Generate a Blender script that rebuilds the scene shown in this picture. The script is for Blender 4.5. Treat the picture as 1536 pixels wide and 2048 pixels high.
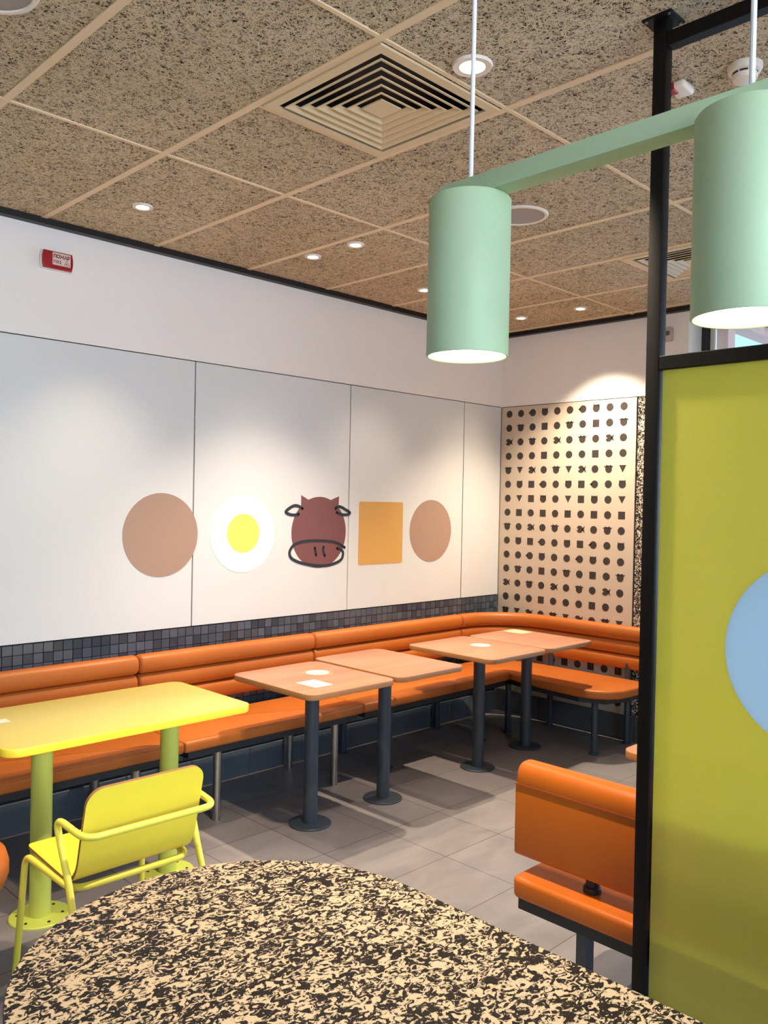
import bpy, bmesh, math, random
from mathutils import Vector, Matrix
random.seed(4)
for o in list(bpy.data.objects): bpy.data.objects.remove(o)
scn = bpy.context.scene
COL = scn.collection
PI = math.pi

# ------------------------------------------------------------------ camera
cam_d = bpy.data.cameras.new('camera'); cam = bpy.data.objects.new('camera', cam_d); COL.objects.link(cam)
cam_d.sensor_fit = 'VERTICAL'; cam_d.sensor_height = 36.0; cam_d.lens = 1683.5/2048*36.0
cam_d.clip_start = 0.02
RX = Vector((0.7080529, -0.7058907, 0.0194790)); UP = Vector((-0.0047432, 0.0228298, 0.9997281)); FW = Vector((0.7061435, 0.7079528, -0.0128166))
M = Matrix((RX, UP, -FW)).transposed().to_4x4(); M.translation = Vector((-5.3931, -4.1028, 1.6439))
cam.matrix_world = M
scn.camera = cam

# ------------------------------------------------------------------ colour, world, exposure
scn.view_settings.view_transform = 'Standard'
scn.view_settings.look = 'None'
scn.view_settings.gamma = 1.0
scn.view_settings.exposure = 0.42
scn.view_settings.use_curve_mapping = False
WORLD_STRENGTH = 12.0
w = bpy.data.worlds.new('sky'); scn.world = w; w.use_nodes = True
nt = w.node_tree; nt.nodes.clear()
wo = nt.nodes.new('ShaderNodeOutputWorld'); bg = nt.nodes.new('ShaderNodeBackground')
tc = nt.nodes.new('ShaderNodeTexCoord'); sx = nt.nodes.new('ShaderNodeSeparateXYZ'); cr = nt.nodes.new('ShaderNodeValToRGB')
nt.links.new(tc.outputs['Generated'], sx.inputs[0]); nt.links.new(sx.outputs['Z'], cr.inputs[0])
cr.color_ramp.elements[0].position = 0.0; cr.color_ramp.elements[0].color = (0.56, 0.64, 0.76, 1)
cr.color_ramp.elements[1].position = 0.6; cr.color_ramp.elements[1].color = (0.32, 0.62, 1.0, 1)
nt.links.new(cr.outputs[0], bg.inputs[0]); bg.inputs[1].default_value = WORLD_STRENGTH
nt.links.new(bg.outputs[0], wo.inputs[0])

SPOT_W = 62.0
WARM = (1.0, 0.82, 0.62)
def spot(x, y, power, size=88, blend=0.55, z=2.955, color=WARM, radius=0.022, rx=0.0, ry=0.0):
    d = bpy.data.lights.new('downlight_or_fill_spot', 'SPOT'); d.energy = power; d.color = color
    d.spot_size = math.radians(size); d.spot_blend = blend; d.shadow_soft_size = radius
    o = bpy.data.objects.new('downlight_or_fill_spot', d); o.location = (x, y, z); o.rotation_euler = (rx, ry, 0); COL.objects.link(o)
def portal(loc, rot, sx_, sy_):
    d = bpy.data.lights.new('window_daylight', 'AREA'); d.shape = 'RECTANGLE'; d.size = sx_; d.size_y = sy_
    d.cycles.is_portal = True
    o = bpy.data.objects.new('window_daylight', d); o.location = loc; o.rotation_euler = rot; COL.objects.link(o)
portal((0.30, -3.6, 1.85), (0, PI/2, 0), 2.3, 4.2)
portal((-5.4, -6.75, 2.2), (PI/2, 0, 0), 4.8, 1.3)

# ------------------------------------------------------------------ materials
def lin(c):
    if isinstance(c, str):
        c = [int(c[i:i+2], 16)/255 for i in (0, 2, 4)]
    return tuple((v/12.92 if v <= 0.04045 else ((v+0.055)/1.055)**2.4) for v in c) + (1,)
def mat(name, col, rough=0.5, metal=0.0, coat=0.0, spec=0.5):
    m = bpy.data.materials.new(name); m.use_nodes = True
    b = m.node_tree.nodes['Principled BSDF']
    b.inputs['Base Color'].default_value = lin(col); b.inputs['Roughness'].default_value = rough
    b.inputs['Metallic'].default_value = metal; b.inputs['Coat Weight'].default_value = coat
    b.inputs['Specular IOR Level'].default_value = spec
    return m
def N(m, t, **kw):
    n = m.node_tree.nodes.new(t)
    for k, v in kw.items(): setattr(n, k, v)
    return n
def L(m, a, b): m.node_tree.links.new(a, b)
def bsdf(m): return m.node_tree.nodes['Principled BSDF']
def math_n(m, op, a, b=None, clamp=False):
    n = N(m, 'ShaderNodeMath', operation=op); n.use_clamp = clamp
    for i, v in enumerate((a, b)):
        if v is None: continue
        if isinstance(v, (int, float)): n.inputs[i].default_value = v
        else: L(m, v, n.inputs[i])
    return n.outputs[0]
def ramp(m, src, stops, interp='LINEAR'):
    n = N(m, 'ShaderNodeValToRGB'); n.color_ramp.interpolation = interp
    e = n.color_ramp.elements
    while len(e) < len(stops): e.new(0.5)
    for i, (p, c) in enumerate(stops): e[i].position = p; e[i].color = c if len(c) == 4 else tuple(c)+(1,)
    L(m, src, n.inputs[0]); return n.outputs[0]
def coords(m, scale=(1, 1, 1), loc=(0, 0, 0), rot=(0, 0, 0)):
    g = N(m, 'ShaderNodeNewGeometry'); mp = N(m, 'ShaderNodeMapping')
    mp.inputs['Scale'].default_value = scale; mp.inputs['Location'].default_value = loc; mp.inputs['Rotation'].default_value = rot
    L(m, g.outputs['Position'], mp.inputs[0]); return mp.outputs[0]
def noise(m, vec, scale, detail=2, rough=0.5, dist=0.0):
    n = N(m, 'ShaderNodeTexNoise'); n.inputs['Scale'].default_value = scale; n.inputs['Detail'].default_value = detail
    n.inputs['Roughness'].default_value = rough; n.inputs['Distortion'].default_value = dist
    L(m, vec, n.inputs['Vector']); return n.outputs['Fac']
def bump(m, h, strength=0.3, dist=0.01):
    n = N(m, 'ShaderNodeBump'); n.inputs['Strength'].default_value = strength; n.inputs['Distance'].default_value = dist
    L(m, h, n.inputs['Height']); L(m, n.outputs[0], bsdf(m).inputs['Normal'])

# wood-wool ceiling: curly pale strands over dark gaps (three layers of crossing fibres)
m_wool = mat('wood_wool', 'b09a78', 0.95, spec=0.1)
def fibre(rot, sc, loc, wid):
    v0 = coords(m_wool, rot=(0, 0, rot)); mp = N(m_wool, 'ShaderNodeMapping'); mp.inputs['Scale'].default_value = (sc*0.36, sc*1.5, 1); mp.inputs['Location'].default_value = loc
    L(m_wool, v0, mp.inputs[0]); v = mp.outputs[0]
    f = noise(m_wool, v, 1.0, 2, 0.5, 1.1)
    a = math_n(m_wool, 'ABSOLUTE', math_n(m_wool, 'SUBTRACT', f, 0.5))
    return math_n(m_wool, 'SUBTRACT', 1.0, math_n(m_wool, 'DIVIDE', a, wid), True)
fs = [fibre(r, 41, (k*3.1, k*7.7, 0), 0.050) for k, r in enumerate((0.1, 0.62, 1.15, 1.67, 2.2, 2.7))]
fm = fs[0]
for q in fs[1:]: fm = math_n(m_wool, 'MAXIMUM', fm, q)
cw = ramp(m_wool, fm, [(0.0, lin('2e2820')), (0.30, lin('6a5c4a')), (0.62, lin('c2b092')), (1.0, lin('ecdcbc'))])
big = noise(m_wool, coords(m_wool), 1.3, 2)
mxw = N(m_wool, 'ShaderNodeMix', data_type='RGBA', blend_type='MULTIPLY'); mxw.inputs['Factor'].default_value = 1
L(m_wool, cw, mxw.inputs['A']); L(m_wool, ramp(m_wool, big, [(0.3, (0.86, 0.84, 0.8)), (0.7, (1, 1, 1))]), mxw.inputs['B'])
L(m_wool, mxw.outputs['Result'], bsdf(m_wool).inputs['Base Color'])
bump(m_wool, fm, 0.5, 0.006)

m_tbar = mat('ceiling_bar_beige', 'e4cca6', 0.5)
m_vent = mat('vent_cream', 'd9c49c', 0.45)
m_duct = mat('duct_black', '0d0e12', 0.6)
m_black = mat('black_powder_coat', '0a0808', 0.55, spec=0.22)
m_blacktrim = mat('black_trim', '0c0c0e', 0.5)
m_white = mat('white_paint', 'eeeae4', 0.7, spec=0.3)
m_panel = mat('white_wall_panel', 'd9dcda', 0.34, spec=0.45)
m_dotpanel = mat('cream_wall_panel', 'c9baa6', 0.38, spec=0.4)
m_print = mat('printed_dark', '37302e', 0.5)
m_frame_d = mat('dark_bench_frame', '1f2227', 0.5)
m_col = mat('charcoal_column', '37404a', 0.42)
m_chrome = mat('brushed_chrome', 'b9b4ae', 0.28, 1.0)
m_green = mat('sage_green_lacquer', 'b6d0a8', 0.5)
m_cord = mat('white_cord', 'e4e2e6', 0.5)
m_cream = mat('white_plastic', 'e9dfd0', 0.4)
m_grille = mat('grey_grille', '9c948c', 0.6)
m_yel = mat('yellow_laminate', 'f6e03e', 0.36)
m_yeltop = mat('yellow_table_laminate', 'c2b054', 0.34)
m_yelm = mat('yellow_green_metal', 'e8dc50', 0.36)
m_yelpole = mat('lime_metal', 'c2cb58', 0.4)
m_ply = mat('plywood_edge', '8a6236', 0.6)
m_orange_edge = mat('orange_table_edge', 'd68a45', 0.45)
m_red = mat('red_plastic', '9c1420', 0.25)
m_redtxt = mat('dark_red_ink', '8c1626', 0.5)
m_paper = mat('paper_white', 'd9cebd', 0.5)
m_ink = mat('faint_ink', 'b9ad9b', 0.6)
m_ring = mat('orange_ring_ink', 'dca564', 0.5)
m_bun = mat('bun_tan', 'a98c79', 0.45)
m_eggw = mat('egg_white', 'fbfaf6', 0.4)
m_yolk = mat('egg_yolk', 'fbf167', 0.4)
m_brown = mat('cow_brown', '784743', 0.45)
m_line = mat('charcoal_drawing', '26292f', 0.5)
m_cheese = mat('cheese_yellow', 'd2a45a', 0.42)
m_bolt = mat('bolt_steel', '8c8c8c', 0.4, 0.8)
m_base_tile = mat('grey_baseboard_tile', '565d63', 0.5)
m_grout = mat('dark_grout', '17191c', 0.8)

# brushed texture for chrome
# orange leatherette with grain
def leather(name, col):
    m = mat(name, col, 0.42, spec=0.4)
    v = coords(m); f = noise(m, v, 420, 2); bump(m, f, 0.12, 0.002)
    g = noise(m, v, 3.0, 2)
    mx = N(m, 'ShaderNodeMix', data_type='RGBA', blend_type='MULTIPLY'); mx.inputs['Factor'].default_value = 1
    mx.inputs['A'].default_value = lin(col); L(m, ramp(m, g, [(0.3, (0.9, 0.88, 0.86)), (0.7, (1, 1, 1))]), mx.inputs['B'])
    L(m, mx.outputs['Result'], bsdf(m).inputs['Base Color']); return m
m_orange = leather('orange_leatherette', 'bc6826')
m_orange2 = leather('orange_booth_leatherette', 'c46414')
m_seam = mat('orange_seam', 'a34c12', 0.6)

# oak laminate
m_wood = mat('oak_laminate', 'c98f5c', 0.35, spec=0.45)
v = coords(m_wood, (3.0, 60, 1)); f = noise(m_wood, v, 1.0, 5, 0.6, 0.4)
v2 = coords(m_wood, (0.8, 9, 1)); f2 = noise(m_wood, v2, 1.0, 2, 0.5, 0.3)
ff = math_n(m_wood, 'ADD', math_n(m_wood, 'MULTIPLY', f, 0.45), math_n(m_wood, 'MULTIPLY', f2, 0.55))
L(m_wood, ramp(m_wood, ff, [(0.3, lin('9c6a50')), (0.5, lin('ae7b60')), (0.7, lin('bf8e72'))]), bsdf(m_wood).inputs['Base Color'])
m_woodedge = mat('oak_edge', 'a87446', 0.45)

# floor: 0.4 m grey-beige stone tiles with thin dark joints
m_floor = mat('stone_floor_tile', '776c69', 0.38, spec=0.4)
v = coords(m_floor, (1, 1, 1), (2.423+8.0, 1.575+8.0, 0))
s = N(m_floor, 'ShaderNodeSeparateXYZ'); L(m_floor, v, s.inputs[0])
def jd(c, per=0.4):
    a = math_n(m_floor, 'FRACT', math_n(m_floor, 'DIVIDE', c, per))
    b = math_n(m_floor, 'ABSOLUTE', math_n(m_floor, 'SUBTRACT', a, 0.5))
    return math_n(m_floor, 'MULTIPLY', math_n(m_floor, 'SUBTRACT', 0.5, b), per)
def jline(c): return math_n(m_floor, 'LESS_THAN', jd(c), 0.0017)
j = math_n(m_floor, 'MAXIMUM', jline(s.outputs[0]), jline(s.outputs[1]))
def cellid(c): return math_n(m_floor, 'FLOOR', math_n(m_floor, 'DIVIDE', c, 0.4))
cx = N(m_floor, 'ShaderNodeCombineXYZ'); L(m_floor, cellid(s.outputs[0]), cx.inputs[0]); L(m_floor, cellid(s.outputs[1]), cx.inputs[1])
wn = N(m_floor, 'ShaderNodeTexWhiteNoise', noise_dimensions='2D'); L(m_floor, cx.outputs[0], wn.inputs['Vector'])
cloud = noise(m_floor, coords(m_floor, (1.0, 2.2, 1), rot=(0, 0, 0.5)), 3.5, 5, 0.6, 0.8)
cv = math_n(m_floor, 'ADD', math_n(m_floor, 'MULTIPLY', wn.outputs['Value'], 0.25), math_n(m_floor, 'MULTIPLY', cloud, 0.75))
colf = ramp(m_floor, cv, [(0.25, lin('75706f')), (0.75, lin('908988'))])
mx = N(m_floor, 'ShaderNodeMix', data_type='RGBA'); L(m_floor, j, mx.inputs['Factor']); L(m_floor, colf, mx.inputs['A']); mx.inputs['B'].default_value = lin('40382f')
L(m_floor, mx.outputs['Result'], bsdf(m_floor).inputs['Base Color'])
L(m_floor, math_n(m_floor, 'ADD', 0.33, math_n(m_floor, 'MULTIPLY', cloud, 0.2)), bsdf(m_floor).inputs['Roughness'])

# speckled laminates
def speckle(name, scale, dark, light, thr, axes='XYZ', sx_=1.0):
    m = mat(name, light, 0.38, spec=0.35)
    v = coords(m, (scale, scale*sx_, scale), rot=(0, 0, PI/4))
    a = noise(m, v, 1.0, 3.0, 0.62, 1.4)
    b = noise(m, v, 0.32, 2.0, 0.5, 0.5)
    t = math_n(m, 'ADD', a, math_n(m, 'MULTIPLY', math_n(m, 'SUBTRACT', b, 0.5), 0.25))
    c = ramp(m, t, [(thr-0.008, lin(dark)), (thr+0.008, lin(light))])
    bsdf(m).inputs['Roughness'].default_value = 0.5; bsdf(m).inputs['Specular IOR Level'].default_value = 0.12
    L(m, c, bsdf(m).inputs['Base Color']); return m
m_speck = speckle('speckled_black_cream_laminate', 52, '1b1614', 'b9a688', 0.513, sx_=1.35)
m_speckwall = speckle('speckled_wall_laminate', 75, '231f1d', 'd9cdb8', 0.53)

# dark glazed mosaic tiles: colour varies tile by tile
m_mosaic = mat('dark_glazed_mosaic', '3a4046', 0.16, spec=0.6)
v = coords(m_mosaic, (1/0.05, 1/0.05, 1/0.05), (0, 0.5, -3.3)); fl = N(m_mosaic, 'ShaderNodeVectorMath', operation='FLOOR'); L(m_mosaic, v, fl.inputs[0])
wn = N(m_mosaic, 'ShaderNodeTexWhiteNoise'); L(m_mosaic, fl.outputs[0], wn.inputs['Vector'])
L(m_mosaic, ramp(m_mosaic, wn.outputs['Value'], [(0, lin('333b45')), (1, lin('515b67'))]), bsdf(m_mosaic).inputs['Base Color'])

def emis(name, col, strength):
    m = bpy.data.materials.new(name); m.use_nodes = True; nt = m.node_tree; nt.nodes.clear()
    e = nt.nodes.new('ShaderNodeEmission'); e.inputs[0].default_value = tuple(col)+(1,); e.inputs[1].default_value = strength
    o = nt.nodes.new('ShaderNodeOutputMaterial'); nt.links.new(e.outputs[0], o.inputs[0]); return m
m_lamp = emis('lit_lamp_glass', (1, 0.80, 0.56), 14)
m_pend = emis('lit_pendant_diffuser', (1, 0.88, 0.66), 9)

def frosted(name, col, tw):
    m = bpy.data.materials.new(name); m.use_nodes = True; nt = m.node_tree; nt.nodes.clear()
    o = nt.nodes.new('ShaderNodeOutputMaterial'); d = nt.nodes.new('ShaderNodeBsdfDiffuse'); t = nt.nodes.new('ShaderNodeBsdfTranslucent')
    g = nt.nodes.new('ShaderNodeBsdfGlossy'); g.inputs['Roughness'].default_value = 0.04; g.inputs['Color'].default_value = (1, 1, 1, 1)
    fr = nt.nodes.new('ShaderNodeFresnel'); fr.inputs[0].default_value = 1.45
    d.inputs[0].default_value = lin(col); t.inputs[0].default_value = lin(col)
    a = nt.nodes.new('ShaderNodeMixShader'); a.inputs[0].default_value = tw
    b = nt.nodes.new('ShaderNodeMixShader')
    nt.links.new(d.outputs[0], a.inputs[1]); nt.links.new(t.outputs[0], a.inputs[2])
    nt.links.new(fr.outputs[0], b.inputs[0]); nt.links.new(a.outputs[0], b.inputs[1]); nt.links.new(g.outputs[0], b.inputs[2])
    nt.links.new(b.outputs[0], o.inputs[0]); return m
m_yglass = frosted('yellow_frosted_glass', 'f0ea76', 0.75)
m_wglass = frosted('white_frosted_glass', 'dcf2ff', 0.97)
m_glass = bpy.data.materials.new('window_glass'); m_glass.use_nodes = True
_nt = m_glass.node_tree; _nt.nodes.clear()
_o = _nt.nodes.new('ShaderNodeOutputMaterial'); _t = _nt.nodes.new('ShaderNodeBsdfTransparent'); _g = _nt.nodes.new('ShaderNodeBsdfGlossy'); _g.inputs['Roughness'].default_value = 0.02
_f = _nt.nodes.new('ShaderNodeFresnel'); _f.inputs[0].default_value = 1.4; _m = _nt.nodes.new('ShaderNodeMixShader')
_nt.links.new(_f.outputs[0], _m.inputs[0]); _nt.links.new(_t.outputs[0], _m.inputs[1]); _nt.links.new(_g.outputs[0], _m.inputs[2]); _nt.links.new(_m.outputs[0], _o.inputs[0])

# ------------------------------------------------------------------ mesh helpers
def link_mesh(name, bm, m, parent=None, smooth=True, angle=35):
    bmesh.ops.recalc_face_normals(bm, faces=bm.faces)
    if smooth:
        for f in bm.faces: f.smooth = True
        th = math.radians(angle)
        for e in bm.edges:
            if len(e.link_faces) == 2 and e.calc_face_angle(0) > th: e.smooth = False
    if parent is not None:
        bmesh.ops.translate(bm, verts=bm.verts, vec=-Vector(parent_loc(parent)))
    me = bpy.data.meshes.new(name); bm.to_mesh(me); bm.free()
    for x in (m if isinstance(m, (list, tuple)) else [m]): me.materials.append(x)
    o = bpy.data.objects.new(name, me); COL.objects.link(o)
    if parent is not None: o.parent = parent
    return o
def parent_loc(p):
    l = Vector(p.location)
    while p.parent: p = p.parent; l += Vector(p.location)
    return l
def thing(name, loc, label, cat, group=None):
    o = bpy.data.objects.new(name, None); o.empty_display_size = 0.1; o.location = loc; COL.objects.link(o)
    o['label'] = label; o['category'] = cat
    if group: o['group'] = group
    return o
def tag(o, label, cat, group=None):
    o['label'] = label; o['category'] = cat
    if group: o['group'] = group
    return o
def struct(name, bm, m, smooth=False):
    o = link_mesh(name, bm, m, None, smooth); o['kind'] = 'structure'; return o
def part(name, bm, m, parent, label=None, smooth=True, angle=35):
    o = link_mesh(name, bm, m, parent, smooth, angle)
    if label: o['label'] = label
    return o
def NB(): return bmesh.new()
def box(bm, x0, x1, y0, y1, z0, z1, bev=0.0, seg=2):
    r = bmesh.ops.create_cube(bm, size=1.0)
    vs = r['verts']
    for v in vs: v.co = Vector(((x0+x1)/2+v.co.x*(x1-x0), (y0+y1)/2+v.co.y*(y1-y0), (z0+z1)/2+v.co.z*(z1-z0)))
    if bev > 0:
        es = list({e for v in vs for e in v.link_edges})
        bmesh.ops.bevel(bm, geom=es, offset=bev, segments=seg, profile=0.5, affect='EDGES')
    return bm
def prism(bm, pts, z0, z1, bev=0.0, seg=3, axis='Z', side_mat=None):
    """closed outline pts (2D, counter-clockwise) extruded z0..z1 with rounded rims."""
    n = len(pts)
    def inset(p, d):
        out = []
        for i in range(n):
            a, b, c = Vector(p[i-1]), Vector(p[i]), Vector(p[(i+1) % n])
            e1 = (b-a).normalized() if (b-a).length > 1e-9 else (c-b).normalized(); e2 = (c-b).normalized() if (c-b).length > 1e-9 else e1
            n1 = Vector((-e1.y, e1.x)); n2 = Vector((-e2.y, e2.x)); nn = n1+n2
            if nn.length < 1e-6: nn = n1
            nn.normalize(); k = max(0.4, nn.dot(n1)); out.append(b+nn*d/k)
        return out
    area = sum(pts[i-1][0]*pts[i][1]-pts[i][0]*pts[i-1][1] for i in range(n))
    if area < 0: pts = pts[::-1]
    def co(q, z):
        return {'Z': (q[0], q[1], z), 'Y': (q[0], z, q[1]), 'X': (z, q[0], q[1])}[axis]
    rings = []
    if bev > 0:
        for k in range(seg+1):
            a = PI/2*k/seg; rings.append((inset(pts, bev*(1-math.sin(a))), z0+bev*(1-math.cos(a))))
        for k in range(seg+1):
            a = PI/2*(1-k/seg); rings.append((inset(pts, bev*(1-math.sin(a))), z1-bev*(1-math.cos(a))))
    else: rings = [(pts, z0), (pts, z1)]
    vr = [[bm.verts.new(co(q, z)) for q in r] for r, z in rings]
    for a, b in zip(vr, vr[1:]):
        for i in range(n):
            f = bm.faces.new((a[i-1], a[i], b[i], b[i-1]))
            if side_mat is not None: f.material_index = side_mat
    bm.faces.new(vr[0][::-1]); bm.faces.new(vr[-1])
    return bm
def rrect(x0, x1, y0, y1, r, seg=8):
    out = []
    for cx, cy, a0 in ((x1-r, y1-r, 0), (x0+r, y1-r, 90), (x0+r, y0+r, 180), (x1-r, y0+r, 270)):
        for k in range(seg+1):
            a = math.radians(a0+90*k/seg); out.append((cx+r*math.cos(a), cy+r*math.sin(a)))
    return out
def circ(cx, cy, r, n=48, ry=None):
    return [(cx+r*math.cos(2*PI*k/n), cy+(ry or r)*math.sin(2*PI*k/n)) for k in range(n)]
def lathe(bm, cx, cy, prof, n=40, close=True):
    rs = []
    for r, z in prof:
        if r < 1e-6: rs.append([bm.verts.new((cx, cy, z))])
        else: rs.append([bm.verts.new((cx+r*math.cos(2*PI*k/n), cy+r*math.sin(2*PI*k/n), z)) for k in range(n)])
    for a, b in zip(rs, rs[1:]):
        for i in range(n):
            if len(a) == 1 and len(b) == 1: continue
            if len(a) == 1: bm.faces.new((a[0], b[i], b[i-1]))
            elif len(b) == 1: bm.faces.new((a[i-1], a[i], b[0]))
            else: bm.faces.new((a[i-1], a[i], b[i], b[i-1]))
    return bm
def cyl(bm, cx, cy, r, z0, z1, n=32, bev=0.0):
    if bev > 0:
        return lathe(bm, cx, cy, [(0, z0), (r-bev, z0), (r, z0+bev), (r, z1-bev), (r-bev, z1), (0, z1)], n)
    return lathe(bm, cx, cy, [(0, z0), (r, z0), (r, z1), (0, z1)], n)
def fillet(pts, rad, seg=8):
    pts = [Vector(p) for p in pts]; out = [pts[0]]
    for i in range(1, len(pts)-1):
        a, b, c = pts[i-1], pts[i], pts[i+1]; r = rad[i-1] if isinstance(rad, (list, tuple)) else rad
        d1, d2 = (a-b), (c-b); l = min(r, d1.length*0.49, d2.length*0.49); p, q = b+d1.normalized()*l, b+d2.normalized()*l
        for k in range(seg+1):
            t = k/seg; out.append((1-t)**2*p+2*t*(1-t)*b+t*t*q)
    out.append(pts[-1]); return out
def tube(bm, pts, r, n=14):
    pts = [Vector(p) for p in pts]; rings = []
    t0 = (pts[1]-pts[0]).normalized(); ref = Vector((0, 0, 1)) if abs(t0.z) < 0.9 else Vector((1, 0, 0))
    nrm = t0.cross(ref).normalized()
    for i, p in enumerate(pts):
        t = ((pts[min(i+1, len(pts)-1)]-p).normalized()+(p-pts[max(i-1, 0)]).normalized())
        t = t.normalized() if t.length > 1e-6 else t0
        nrm = (nrm-t*nrm.dot(t)).normalized(); bi = t.cross(nrm)
        rings.append([bm.verts.new(p+r*(math.cos(2*PI*k/n)*nrm+math.sin(2*PI*k/n)*bi)) for k in range(n)])
    for a, b in zip(rings, rings[1:]):
        for i in range(n): bm.faces.new((a[i-1], a[i], b[i], b[i-1]))
    bm.faces.new(rings[0][::-1]); bm.faces.new(rings[-1]); return bm
def stroke(bm, pts, wdt, y0, y1, smooth=4):
    """flat brush stroke on the plane y = const through (x, z) points, round ends."""
    P = [Vector((a, b)) for a, b in pts]; Q = []
    for i in range(len(P)-1):
        p0, p1, p2, p3 = P[max(i-1, 0)], P[i], P[i+1], P[min(i+2, len(P)-1)]
        for k in range(smooth):
            t = k/smooth; Q.append(0.5*((2*p1)+(-p0+p2)*t+(2*p0-5*p1+4*p2-p3)*t*t+(-p0+3*p1-3*p2+p3)*t**3))
    Q.append(P[-1]); lft, rgt = [], []
    for i, q in enumerate(Q):
        t = (Q[min(i+1, len(Q)-1)]-Q[max(i-1, 0)]).normalized(); nn = Vector((-t.y, t.x)); lft.append(q+nn*wdt/2); rgt.append(q-nn*wdt/2)
    quads = []
    for yy in (y0, y1):
        quads.append(([bm.verts.new((a.x, yy, a.y)) for a in lft], [bm.verts.new((a.x, yy, a.y)) for a in rgt]))
    (l0, r0), (l1, r1) = quads
    for i in range(len(Q)-1):
        bm.faces.new((l1[i], l1[i+1], r1[i+1], r1[i])); bm.faces.new((l0[i+1], l0[i], r0[i], r0[i+1]))
        bm.faces.new((l0[i], l0[i+1], l1[i+1], l1[i])); bm.faces.new((r1[i], r1[i+1], r0[i+1], r0[i]))
    for i in (0, len(Q)-1):
        t = (Q[1]-Q[0]) if i == 0 else (Q[-1]-Q[-2]); prism(bm, circ(Q[i].x, Q[i].y, wdt/2, 16), y0, y1, axis='Y')
def copy_tree(o, parent=None):
    c = o.copy(); COL.objects.link(c)
    if parent is not None: c.parent = parent
    for ch in list(o.children): copy_tree(ch, c)
    return c

# ------------------------------------------------------------------ room shell
H = 2.98; XW = -8.5; YF = -6.6
bm = NB(); box(bm, XW-0.2, 0.35, YF-0.2, 0.2, -0.12, 0.0); struct('floor', bm, m_floor)
bm = NB(); box(bm, XW-0.2, 0.35, YF-0.2, 0.2, H, H+0.12); struct('ceiling', bm, m_wool)
# wall with the murals (y = 0)
bm = NB(); box(bm, XW, 0.2, 0.02, 0.2, 0, H); box(bm, XW, 0.0, 0.0, 0.02, 2.41, H); struct('wall_left', bm, m_white)
bm = NB(); box(bm, XW, 0.0, 0.014, 0.02, 0.9, 2.41); struct('trim_1', bm, mat('black_backing', '040404', 0.9, spec=0.0))
# wall with the dotted panel (x = 0) and its window opening
WY0, WY1, WZ0, WZ1 = -1.54, -5.7, 0.80, 2.93
bm = NB()
box(bm, 0.02, 0.26, WY0, 0.02, 0, H); box(bm, 0.0, 0.02, WY0, 0.0, 2.41, H)
box(bm, 0.0, 0.26, WY1, WY0, 0, WZ0); box(bm, 0.0, 0.26, WY1, WY0, WZ1, H)
box(bm, 0.0, 0.26, YF, WY1, 0, H)
struct('wall_back', bm, m_white)
bm = NB(); box(bm, 0.012, 0.02, WY0+0.0, 0.0, 0.17, 2.41); struct('trim_2', bm, m_grout)
bm = NB(); box(bm, XW-0.2, XW, YF, 0.2, 0, H); struct('wall_rear', bm, m_white)
bm = NB()
box(bm, XW, 0.26, YF-0.2, YF, 0, 1.2); box(bm, XW, 0.26, YF-0.2, YF, 2.85, H)
box(bm, XW, -7.8, YF-0.2, YF, 1.2, 2.85); box(bm, -3.0, 0.26, YF-0.2, YF, 1.2, 2.85)
struct('wall_right', bm, m_white)
# black shadow-gap trim where the walls meet the ceiling
bm = NB(); box(bm, XW, 0.0, -0.045, 0.0, 2.95, H); struct('trim_3', bm, m_blacktrim)
bm = NB(); box(bm, -0.045, 0.0, YF, -0.045, 2.95, H); struct('trim_4', bm, m_blacktrim)
# baseboards
bm = NB()
x = 0.0
while x > XW:
    box(bm, max(x-0.397, XW), x, -0.006, 0.018, 0.0, 0.155, 0.002, 1); x -= 0.4
struct('baseboard_left', bm, m_base_tile)
bm = NB(); y = -0.006
while y > -5.7:
    box(bm, -0.006, 0.018, max(y-0.397, YF), y, 0.0, 0.17, 0.002, 1); y -= 0.4
struct('baseboard_back', bm, mat('dark_baseboard_tile', '565555', 0.5))
# mosaic band behind the bench
bm = NB(); box(bm, XW, 0.0, 0.008, 0.02, 0.155, 0.918)
for i in range(int(5.0/0.05)):
    for k in range(15):
        x1 = -0.002-i*0.05; z0 = 0.168+k*0.05
        vs = bmesh.ops.create_cube(bm, size=1.0)['verts']
        ax, az = random.uniform(-0.035, 0.035), random.uniform(-0.035, 0.035)
        for v in vs:
            lx, ly, lz = v.co
            v.co = Vector((x1-0.0235+lx*0.046, 0.004+ly*0.008+(lx*0.046*ax+lz*0.046*az), z0+0.0235+lz*0.046))
        for f in {f for v in vs for f in v.link_faces}: f.material_index = 1
me = struct('trim_5', bm, [m_grout, m_mosaic])

# window in the back wall: dark frame, mullions and pane
bm = NB()
fx0, fx1 = 0.19, 0.25
box(bm, fx0, fx1, WY0-0.05, WY0, WZ0, WZ1); box(bm, fx0, fx1, WY1, WY1+0.05, WZ0, WZ1)
box(bm, fx0, fx1, WY1+0.05, WY0-0.05, WZ0, WZ0+0.05); box(bm, fx0, fx1, WY1+0.05, WY0-0.05, WZ1-0.05, WZ1)
for yy in (-2.9, -4.3): box(bm, fx0, fx1, yy-0.03, yy+0.03, WZ0+0.05, WZ1-0.05)
win = struct('window_1', bm, mat('anthracite_window_frame', '23292e', 0.4))
bm = NB(); box(bm, 0.215, 0.223, WY1+0.05, WY0-0.05, WZ0+0.05, WZ1-0.05); part('window_pane', bm, m_glass, win, smooth=False)
bm = NB(); box(bm, 0.20, 0.24, WY0-0.085, WY0-0.055, WZ0+0.05, WZ1-0.05, 0.004); part('window_gasket', bm, mat('cream_gasket', 'cfc7b6', 0.4), win)
bm = NB()
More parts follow.
